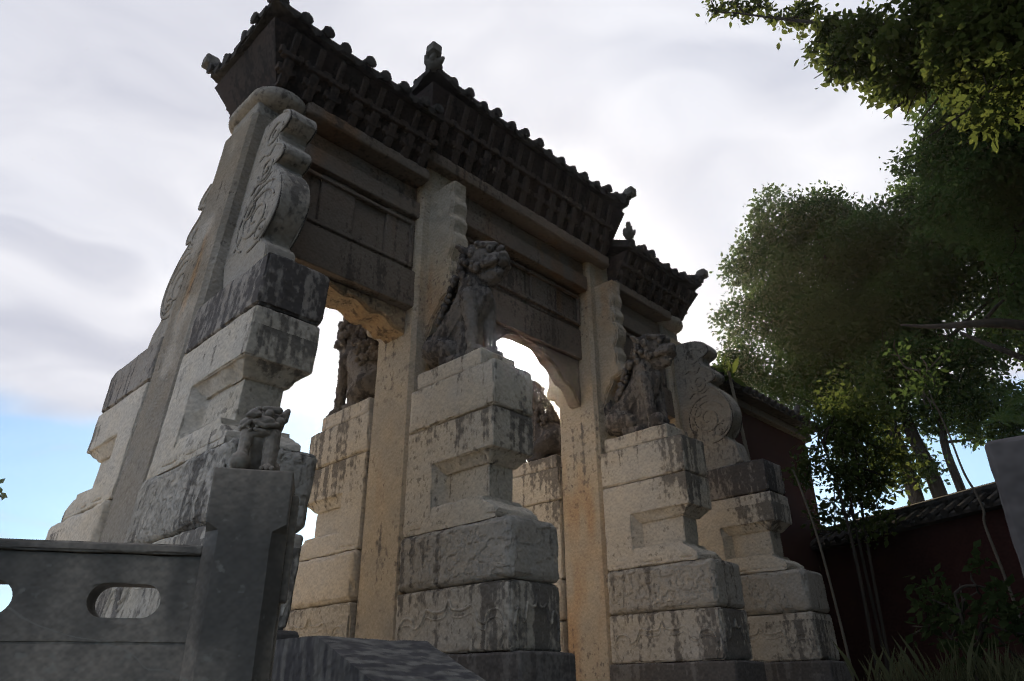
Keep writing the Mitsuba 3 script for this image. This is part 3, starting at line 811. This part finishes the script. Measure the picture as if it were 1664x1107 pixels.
put('balustrade_post__lion__mane', bal(mc), 'm_grey', True)
ball = trimesh.creation.icosphere(3, .040).apply_translation([-.052, .085, .040])
ball.apply_transform(LM)
put('balustrade_post__lion__ball', bal(ball), 'm_grey', True)

# pierced panel between the post and the next one out of the picture
def stadium(cx, cz, hw, hh, n=14):
    a = np.linspace(-np.pi / 2, np.pi / 2, n)
    r = hh
    right = np.stack([cx + hw - r + r * np.cos(a), cz + r * np.sin(a)], 1)
    left = np.stack([cx - hw + r - r * np.cos(a), cz - r * np.sin(a)], 1)
    return np.vstack([right, left])


pan = box((-1.62, -.205, -.45), (.004, -.085, .13))
for cx in (-.232, -.706, -1.18):
    o = stadium(cx, -.028, .118, .056)
    pan -= m3.Manifold.extrude(m3.CrossSection([o]), .4).rotate([90, 0, 0]).translate([0, .1, 0])
pan -= box((-1.7, -.092, -.172), (.1, -.07, -.163))
put('stone_balustrade__panel', bal(rough(pan, L=.025, amp=.0008, freq=14, chip=.004)), 'm_grey', 20)
put('stone_balustrade__top_rail', bal(rough(rbox((-1.62, -.215, .132), (.003, -.06, .168), .008), L=.025, amp=.002, freq=14, chip=.012)), 'm_grey', 30)
labels['stone_balustrade'] = {'label': 'grey stone balustrade panel with oblong openings left of the lion post', 'category': 'balustrade'}
put('balustrade_post_001__shaft', bal(rbox((-1.92, -.29, -.45), (-1.628, 0, .448), .006)), 'm_grey', 20)
labels['balustrade_post_001'] = {'label': 'grey stone post at the far left end of the pierced panel', 'category': 'post'}

# stair cheek
ck = m3.Manifold.hull_points(np.array([[x, y, z] for x in (-3.15, -2.47) for y, z in ((-2.62, -.45), (-2.62, -.072), (-3.6, -.078), (-5.9, -1.05), (-6.9, -1.88), (-6.9, -1.9), (-4.3, -1.9), (-4.3, -.46))]))
put('stair_cheek_stone', rough(ck, L=.06, amp=.012, freq=7, seed=4), 'm_cheek', 30)
labels['stair_cheek_stone'] = {'label': 'dark streaked sloping stone cheek of the stairs in front of the arch', 'category': 'stone'}

# plain slab at the right edge
d = np.array([.17, -.985, 0]); d /= np.linalg.norm(d)
nrm = np.array([d[1], -d[0], 0])
sl = rbox((0, -.14, -2.07), (.56, 0, .0), .012)
M = np.eye(4)
M[:3, 0], M[:3, 1], M[:3, 3] = d, -nrm, [-3.257, -6.574, .15]
t = rough(sl, L=.05, amp=.006, freq=12, seed=2)
t.apply_transform(M)
put('stone_slab', t, 'm_slab', 40)
labels['stone_slab'] = {'label': 'plain upright grey slab at the right edge, close to the camera', 'category': 'slab'}


# ------------------------------------------------------------------ walls on the right
def tile_coping(W, a, b, zt, half, rise, endcap, spacing=.24, mat='m_tile'):
    """A tiled two-slope coping from a to b (plan), eaves at zt."""
    a, b = np.array(a, float), np.array(b, float)
    L = np.linalg.norm(b - a)
    t = (b - a) / L
    nn = np.array([-t[1], t[0]])
    P = lambda s_, o, z: np.array([a[0] + t[0] * s_ + nn[0] * o, a[1] + t[1] * s_ + nn[1] * o, z])
    C = sub(W, 'coping')
    v = [P(s_, o, z) for s_ in (-.1, L + .1) for o, z in ((-half, zt), (half, zt), (half, zt + .06), (0, zt + rise), (-half, zt + .06))]
    put(C, tri(m3.Manifold.hull_points(np.array(v)).refine_to_length(.3)), mat, 30)
    n = int(L / spacing)
    for s in (-1, 1):
        for k in range(n + 1):
            u = k * L / n
            o = np.linspace(half + .05, .02, 5)
            pts = np.array([P(u, s * q, zt + .09 + (rise - .06) * (1 - q / half) ** .9 if q < half else zt + .075) for q in o])
            w = cat([tube(pts, .062, 7), tube([pts[0] + (pts[0] - pts[1]) * .02, pts[0], pts[0] - (pts[0] - pts[1]) * .05], [.07, .075, .06], 9)])
            put(sub(C, 'roof_tile'), w, mat, 40)
    rp = np.array([P(u, 0, zt + rise + .08 + (.0)) for u in np.linspace(-.1, L + .05, 20)])
    if endcap:
        tip = np.array([P(L + q, 0, zt + rise + .08 + h) for q, h in ((.2, .03), (.4, .09), (.6, .22), (.75, .40))])
        rp = np.vstack([rp, tip])
    rad = np.full(len(rp), .11)
    if endcap:
        rad[-4:] = [.11, .10, .09, .06]
    put(sub(C, 'main_ridge'), tube(rp, rad, 9), mat, 40)


put('red_wall__wall', rough(box((6.42, -.28, -.03), (11.4, .28, 4.95)), L=.3, amp=.01), 'm_red', 30)
put('red_wall__base', rough(rbox((6.43, -.36, -.45), (11.45, .36, -.03), .03), L=.3, amp=.01), 'm_wallbase', 30)
put('red_wall__cornice', rough(rbox((6.43, -.42, 4.95), (11.5, .42, 5.12), .03), L=.3, amp=.01), 'm_wallbase', 30)
tile_coping('red_wall', (6.4, 0), (11.3, 0), 5.12, .66, .50, True, .27)
labels['red_wall'] = {'label': 'tall dark red wall with tiled roof and upturned ridge end beside the arch', 'category': 'wall'}

wa, wb = np.array([12.0, 1.65]), np.array([7.6, -7.95])
wt = (wb - wa) / np.linalg.norm(wb - wa)
ang = math.degrees(math.atan2(wt[1], wt[0]))
Lw = float(np.linalg.norm(wb - wa))
put('boundary_wall__wall', tri(box((0, -.2, -.45), (Lw, .2, 2.36)).rotate([0, 0, ang]).translate([wa[0], wa[1], 0]).refine_to_length(.4)), 'm_red', 30)
tile_coping('boundary_wall', wa, wb, 2.37, .42, .30, False, .28)
labels['boundary_wall'] = {'label': 'low dark red boundary wall with tile coping in front of the trees', 'category': 'wall'}

pp = smooth_line([(6.01, -2.49, -.45), (5.985, -2.47, .4), (5.95, -2.39, 1.67), (5.90, -2.28, 2.5), (5.88, -2.22, 2.8)], 5)
put('leaning_pole', tube(pp, np.linspace(.022, .014, len(pp)), 9), 'm_darkpole', 40)
labels['leaning_pole'] = {'label': 'thin bare pole leaning beside the right end of the arch', 'category': 'pole'}
# planting bed at the lower right
bed = Polygon([(1.2, -4.3), (7.4, -3.2), (8.6, -7.2), (6.0, -9.0), (1.0, -8.0)])
put('planting_bed', trimesh.creation.extrude_polygon(bed, .10).apply_translation([0, 0, -.447]), 'm_soil', False)
labels['planting_bed'] = {'label': 'dark soil bed at the foot of the boundary wall', 'category': 'bed', 'kind': 'structure'}
put('bed_kerb', rough(rbox((.0, -.1, -.44), (2.6, .1, -.285), .02).rotate([0, 0, 6]).translate([1.35, -4.1, 0]), L=.1, amp=.01), 'm_wallbase', 30)
labels['bed_kerb'] = {'label': 'low pale kerb stone along the front of the planting bed', 'category': 'kerb'}


# ------------------------------------------------------------------ plants
def leaves(P, size, rng, flat=.3, droop=.3, aspect=.42, detail=1, out=None):
    """Pointed leaves at the points P as one mesh."""
    n = len(P)
    d = rng.normal(size=(n, 3))
    if out is not None:
        d = d * .8 + out
    d[:, 2] -= droop
    d /= np.linalg.norm(d, axis=1, keepdims=True)
    s = np.cross(d, np.array([0, 0, 1.0]) + .9 * rng.normal(size=(n, 3)))
    s /= np.linalg.norm(s, axis=1, keepdims=True) + 1e-9
    m = np.cross(d, s)
    L = size * rng.uniform(.5, 1.4, n)[:, None]
    W = L * aspect * .5
    if detail:
        v = np.stack([P, P + d * L * .33 + s * W + m * W * .3, P + d * L * .33 - s * W + m * W * .3, P + d * L * .70 + s * W * .8 + m * W * .25, P + d * L * .70 - s * W * .8 + m * W * .25, P + d * L], 1)
        f = np.array([[0, 1, 2], [1, 3, 4], [1, 4, 2], [3, 5, 4]])
        k = 6
    else:
        v = np.stack([P, P + d * L * .5 + s * W * 1.1, P + d * L, P + d * L * .5 - s * W * 1.1], 1)
        f = np.array([[0, 1, 2], [0, 2, 3]])
        k = 4
    F = (f[None] + (np.arange(n) * k)[:, None, None]).reshape(-1, 3)
    return trimesh.Trimesh(v.reshape(-1, 3), F, process=False)


def clump_points(clumps, dens, rng, tw=.42, shell=.45):
    """Leaf positions in small lumps spread over the clumps (x, y, z, r); dens twigs per square metre."""
    pts, outs = [], []
    for x, y, z, r in clumps:
        nl = max(3, int(9 * r))
        ul = rng.normal(size=(nl, 3))
        ul /= np.linalg.norm(ul, axis=1, keepdims=True)
        cl = ul * (r * rng.uniform(shell, .86, nl))[:, None]
        rl = r * rng.uniform(.24, .46, nl)
        nt = np.maximum(3, (dens * r * r / nl * (rl / rl.mean()) ** 2).astype(int))
        which = np.repeat(np.arange(nl), nt)
        u = rng.normal(size=(len(which), 3))
        u[:, 2] += .25
        u /= np.linalg.norm(u, axis=1, keepdims=True)
        c = np.array([x, y, z]) + (cl[which] + u * (rl[which] * rng.uniform(.5, 1.08, len(which)))[:, None]) * [1, 1, .88]
        k = rng.integers(5, 10, len(c))
        C = np.repeat(c, k, 0)
        pts.append(C + rng.normal(size=C.shape) * tw * .30)
        outs.append(np.repeat(u, k, 0))
    return np.vstack(pts), np.vstack(outs)


def make_tree(name, label, cat_, clumps, trunks, dens, size, mat='m_leaf', tw=.45, detail=0, seed=1, group=None, twigs=True, bark='m_bark', shell=.45):
    rng = np.random.default_rng(seed)
    K = numbered(name)
    labels[K] = {'label': label, 'category': cat_}
    if group:
        labels[K]['group'] = group
    P, O = clump_points(clumps, dens, rng, tw, shell)
    put(K + '__crown', leaves(P, size, rng, out=O * .7, detail=detail, aspect=.52), mat, False)
    parts = []
    ends = []
    for t in trunks:
        t = np.array(t, float)
        c = smooth_line(t[:, :3], 6)
        parts.append(tube(c, np.interp(np.linspace(0, 1, len(c)), np.linspace(0, 1, len(t)), t[:, 3]), 8))
        ends.append((c, np.interp(np.linspace(0, 1, len(c)), np.linspace(0, 1, len(t)), t[:, 3])))
    if twigs and ends:
        allc = np.vstack([e[0] for e in ends])
        for x, y, z, r in clumps:
            tgt = np.array([x, y, z])
            lowc = allc[allc[:, 2] < z + .3]
            lowc = lowc if len(lowc) else allc
            a = lowc[np.argmin(np.linalg.norm(lowc - tgt, axis=1) + rng.uniform(0, .6, len(lowc)))]
            mid = (a + tgt) / 2 + rng.normal(size=3) * .12 * r
            parts.append(tube(smooth_line([a, mid, tgt], 5), np.linspace(.05 * max(.3, r), .014, 11), 6))
            for _ in range(5):
                e = tgt + rng.normal(size=3) * r * .5
                parts.append(tube([tgt, (tgt + e) / 2 + rng.normal(size=3) * .06 * r, e], [.018 * max(.4, r), .012, .005], 5))
    if parts:
        put(K + '__trunk', cat(parts), bark, 50)
    return K


CL_A = [(17.4, 0.62, 14.4, 1.9), (16.9, 2.0, 13.3, 1.4), (17.7, -0.34, 13.3, 2.0), (16.1, 2.2, 10.6, 1.5), (17.2, 1.1, 11.5, 2.2), (15.7, 3.0, 9.1, 1.0), (16.3, 1.6, 8.9, 1.8), (17.0, -0.36, 10.2, 2.1), (16.7, 0.73, 9.0, 1.8)]
CL_B = [(19.3, -1.5, 14.0, 2.0), (19.6, -3.2, 14.6, 2.0), (19.7, -4.6, 15.0, 2.0), (19.7, -4.6, 12.5, 2.1), (18.2, -2.7, 11.8, 2.1), (17.9, -1.3, 10.9, 2.0), (19.6, -3.6, 12.5, 2.0), (18.6, -4.6, 10.6, 1.6), (18.4, -3.8, 9.0, 1.5), (17.6, -1.9, 9.3, 1.5), (16.5, -0.93, 8.2, 1.2), (16.8, -2.2, 7.9, 1.3),
        (17.6, -2.8, 7.2, 1.4), (16.9, -2.7, 6.4, .9), (16.6, -.9, 6.4, .7), (17.2, -1.9, 6.6, .6), (17.3, -3.2, 5.9, .9), (16.2, -.1, 5.8, .9), (16.6, -1.2, 5.2, .6), (16.3, -0.24, 7.6, 1.0)]
TR_A = [[(16.4, -1.1, -.5, .26), (16.5, -0.96, 4.0, 0.2), (16.5, -0.78, 6.3, 0.18), (17.0, -0.36, 9.4, 0.12), (17.5, 0.32, 12.8, 0.05)]]
TR_B = [[(16.6, -1.7, -.5, .26), (16.7, -1.5, 4.2, 0.2), (16.9, -1.1, 6.7, 0.16), (17.6, -0.91, 9.4, 0.12), (18.7, -1.8, 12.6, 0.05)],
        [(16.8, -2.2, -.5, .15), (16.9, -2.0, 4.0, .12), (17.0, -1.9, 6.2, .10), (17.6, -2.6, 9.0, .06)]]
CL_C = [(9.6, -6.6, 10.6, 1.5), (10.5, -6.4, 8.9, 1.3), (10.6, -5.6, 8.0, 1.0), (10.2, -5.0, 8.9, .9), (10.9, -6.3, 7.2, 1.1), (11.0, -5.3, 6.9, .9), (8.8, -5.91, 9.87, 1.2), (8.82, -6.15, 8.81, 1.3), (8.74, -5.23, 9.26, 0.75), (8.78, -5.67, 8.5, 1.0), (8.79, -5.71, 10.33, 0.9), (7.84, -6.72, 9.38, 1.4), (9.19, -4.82, 9.55, 0.5), (8.6, -7.6, 9.0, 1.6), (9.4, -7.4, 7.6, 1.4)]
TR_C = [[(9.6, -9.2, -.5, .24), (9.5, -8.6, 3.0, .2), (9.3, -7.6, 6.0, .15), (8.8, -6.6, 8.6, .06)],
        [(9.5, -8.4, 3.6, .14), (9.77, -6.4, 5.2, .13), (9.75, -5.44, 5.56, .11), (9.69, -4.84, 5.82, .09), (10.04, -3.87, 6.23, .05), (10.3, -3.2, 6.6, .02)],
        [(9.5, -8.2, 3.8, .10), (9.75, -5.6, 4.75, .07), (9.69, -4.81, 5.32, .05), (10.1, -4.24, 5.98, .03)]]
CL_D = [(2.68, -3.65, 9.22, 0.14), (2.75, -3.95, 9.12, .14), (2.9, -4.23, 8.98, 0.18), (2.96, -4.76, 8.37, 0.26), (2.87, -4.45, 8.5, 0.14), (2.83, -5.1, 7.57, 0.38), (2.73, -5.62, 7.18, 0.6), (2.88, -5.31, 7.1, 0.4), (2.94, -5.65, 6.67, 0.45),
        (2.59, -6.04, 6.61, 0.7), (2.78, -5.94, 6.14, 0.4), (2.42, -6.44, 6.16, 0.8), (2.42, -6.34, 5.77, 0.6), (2.24, -6.78, 5.92, 0.9), (2.92, -5.02, 7.36, 0.2), (2.92, -5.51, 6.34, 0.28), (2.04, -6.72, 5.11, 0.7),
        (2.3, -7.6, 6.6, 1.2), (2.0, -8.2, 5.6, 1.2), (2.4, -6.9, 7.4, 1.0)]
TR_D = [[(2.3, -10.4, -1.9, .22), (2.3, -9.8, 2.0, .18), (2.3, -8.6, 5.0, .12), (2.4, -7.2, 6.4, .07), (2.7, -5.9, 7.0, .04), (2.8, -4.9, 8.0, .025), (2.75, -3.9, 9.0, .012)]]
make_tree('broadleaf_tree', 'round dense dark tree standing behind the red wall, nearest to the arch', 'tree', CL_A, TR_A, 330, .155, 'm_leaf', .5, 0, 11)
make_tree('broadleaf_tree', 'tall dark tree with several bare trunks behind the boundary wall', 'tree', CL_B, TR_B, 300, .155, 'm_leaf', .5, 0, 12)
make_tree('broadleaf_tree', 'tree at the right edge with a long dark limb across the sky', 'tree', CL_C, TR_C, 400, .115, 'm_leaf', .38, 0, 13)
make_tree('overhanging_tree', 'near leafy tree whose branches hang into the top right of the view', 'tree', CL_D, TR_D, 560, .10, 'm_leaf_near', .24, 1, 14, shell=.2)
UND = [(8.9, -2.3, 3.9, .7), (8.4, -2.2, 3.0, .6), (9.6, -2.6, 3.9, .7), (9.3, -2.5, 3.2, .5), (8.01, -2.18, 4.08, 0.8), (7.99, -2.13, 3.27, 0.8), (8.0, -2.16, 2.38, 0.6), (9.12, -2.35, 3.21, 0.7), (9.15, -2.42, 4.67, 0.9), (8.6, -2.3, 4.4, .7)]
UTR = [[(7.7, -2.2, -.4, .035), (7.8, -2.2, 1.5, .03), (7.9, -2.1, 3.0, .025), (7.9, -1.9, 4.4, .01)], [(8.0, -2.3, -.4, .03), (8.2, -2.3, 2.0, .025), (8.6, -2.3, 3.6, .02), (9.0, -2.4, 4.8, .01)], [(8.2, -2.2, -.4, .03), (8.1, -2.2, 2.0, .025), (7.95, -2.3, 3.6, .015)]]
make_tree('slender_tree', 'thin stemmed light green young tree between the red wall and the boundary wall', 'tree', UND, UTR, 170, .12, 'm_leaf_near', .34, 0, 15, shell=.2)
make_tree('dark_shrub', 'dark low shrub in the planting bed at the lower right', 'shrub', [(3.07, -4.79, .28, .45), (2.62, -5.08, .2, .45), (3.49, -4.45, .3, .4), (3.0, -5.0, .55, .25)], [[(3.0, -4.8, -.4, .03), (3.0, -4.8, .5, .012)]], 150, .11, 'm_leaf_dark', .2, 0, 16)
make_tree('sapling', 'thin pale stemmed sapling in front of the boundary wall, left of the grey slab', 'sapling', [(6.0, -4.3, 3.5, .34), (6.1, -4.4, 3.9, .3), (5.95, -4.1, 4.2, .26)], [[(6.12, -4.7, -.4, .020), (6.08, -4.62, .9, .019), (6.09, -4.56, 1.6, .018), (6.1, -4.59, 1.8, .016), (6.09, -4.56, 2.05, .016), (6.08, -4.49, 2.36, .014), (6.07, -4.43, 3.04, .012), (6.02, -4.3, 3.9, .006)]], 150, .10, 'm_leaf', .24, 0, 18, bark='m_darkpole', shell=.2)
make_tree('far_tree', 'distant dark tree at the left edge', 'tree', [(.6, 33.5, 6.6, 1.7), (.2, 33.8, 5.0, 2.0), (.8, 33.4, 7.7, 1.0)], [[(.4, 34.0, -1.9, .25), (.5, 33.8, 6.0, .1)]], 45, .35, 'm_leaf_dark', .6, 0, 17)
# unseen grove added behind the camera to shade the front end faces
for q, (x, y, hgt, lab) in enumerate([(-3.0, -12.8, 13, 'unseen tree added for shade behind the camera, left end of the grove'), (1.2, -11.0, 19, 'tall unseen tree added for shade behind the camera, second from the left of the grove'), (5.5, -11.0, 20, 'tall unseen tree added for shade behind the camera, middle of the grove'), (9.8, -11.0, 19, 'tall unseen tree added for shade behind the camera, second from the right of the grove'), (14.5, -11.0, 17, 'unseen tree added for shade behind the camera, right end of the grove')]):
    cl = [(x + RNG.uniform(-2.8, 2.8), y + RNG.uniform(-2.2, 1.4), RNG.uniform(2.2, hgt), RNG.uniform(1.8, 2.5)) for _ in range(30)]
    make_tree('added_shade_tree', lab, 'tree', cl, [[(x, y, -1.9, .3), (x + .2, y, 4, .22), (x, y - .2, 9, .08)]], 40, .52, 'm_leaf_dark', .8, 0, 40 + q)

# large-leaved plant showing above the red wall, fan palm at the right edge
lp = []
rng = np.random.default_rng(5)
for c in ((6.95, -.75, 5.35), (7.1, -.8, 5.2)):
    P = np.repeat(np.array([c]), 9, 0)
    lp.append(leaves(P, .34, rng, droop=-.5, aspect=.26, detail=1))
put('broad_leaf_plant__foliage', cat(lp), 'm_leaf_bright', False)
put('broad_leaf_plant__stem', tube(smooth_line([(7.2, -1.0, -.45), (7.15, -.95, 2.5), (7.05, -.8, 5.3)], 5), np.linspace(.05, .03, 11), 7), 'm_palebark', 40)
labels['broad_leaf_plant'] = {'label': 'bright yellow green long-leaved plant rising beside the arch end', 'category': 'plant'}
fp = []
for k in range(9):
    c = np.array([10.9, -4.95, 3.9]) + rng.normal(size=3) * [.25, .3, .35]
    a0 = rng.uniform(0, 6.28)
    e1 = np.array([math.cos(a0), math.sin(a0), .6]); e1 /= np.linalg.norm(e1)
    e2 = np.cross(e1, rng.normal(size=3)); e2 /= np.linalg.norm(e2)
    for q in np.linspace(-1.9, 1.9, 17):
        dv = e1 * math.cos(q) + e2 * math.sin(q)
        sv = np.cross(dv, np.cross(e1, e2)); sv /= np.linalg.norm(sv)
        fp.append(trimesh.Trimesh([c, c + dv * .28 + sv * .025, c + dv * .55, c + dv * .28 - sv * .025], [[0, 1, 2], [0, 2, 3]], process=False))
put('fan_palm__fronds', cat(fp), 'm_leaf', False)
put('fan_palm__trunk', tube([(11.0, -5.0, -.45), (10.95, -5.0, 2), (10.9, -4.95, 3.8)], .09, 8), 'm_bark', 40)
labels['fan_palm'] = {'label': 'small fan palm at the right edge above the grey slab', 'category': 'palm'}

# grass
rng = np.random.default_rng(6)
n = 3600
base = np.stack([rng.uniform(1.7, 5.2, n), rng.uniform(-7.6, -4.1, n), np.full(n, -.35)], 1)
base = base[np.array([bed.contains(__import__('shapely').geometry.Point(x, y)) for x, y in base[:, :2]])]
n = len(base)
hgt = .62 * rng.uniform(.03, .72, n) ** 1.5 * (0.5 + meshkit.noise(base * 1.4, 8))
a = rng.uniform(0, 6.28, n)
ln = np.stack([np.cos(a), np.sin(a), 0 * a], 1)
sd = np.stack([-np.sin(a), np.cos(a), 0 * a], 1) * .0032
bend = rng.uniform(.1, .5, n)[:, None]
v = np.stack([base - sd, base + sd, base + ln * (hgt[:, None] * bend * .4) + [0, 0, 1] * hgt[:, None] * .6 + sd * .8, base + ln * (hgt[:, None] * bend) + [0, 0, 1] * hgt[:, None]], 1)
F = (np.array([[0, 1, 2], [0, 2, 3]])[None] + (np.arange(n) * 4)[:, None, None]).reshape(-1, 3)
put('grass', trimesh.Trimesh(v.reshape(-1, 3), F, process=False), 'm_grass', False)
labels['grass'] = {'label': 'thin dry grass in the planting bed at the lower right', 'category': 'grass', 'kind': 'stuff'}
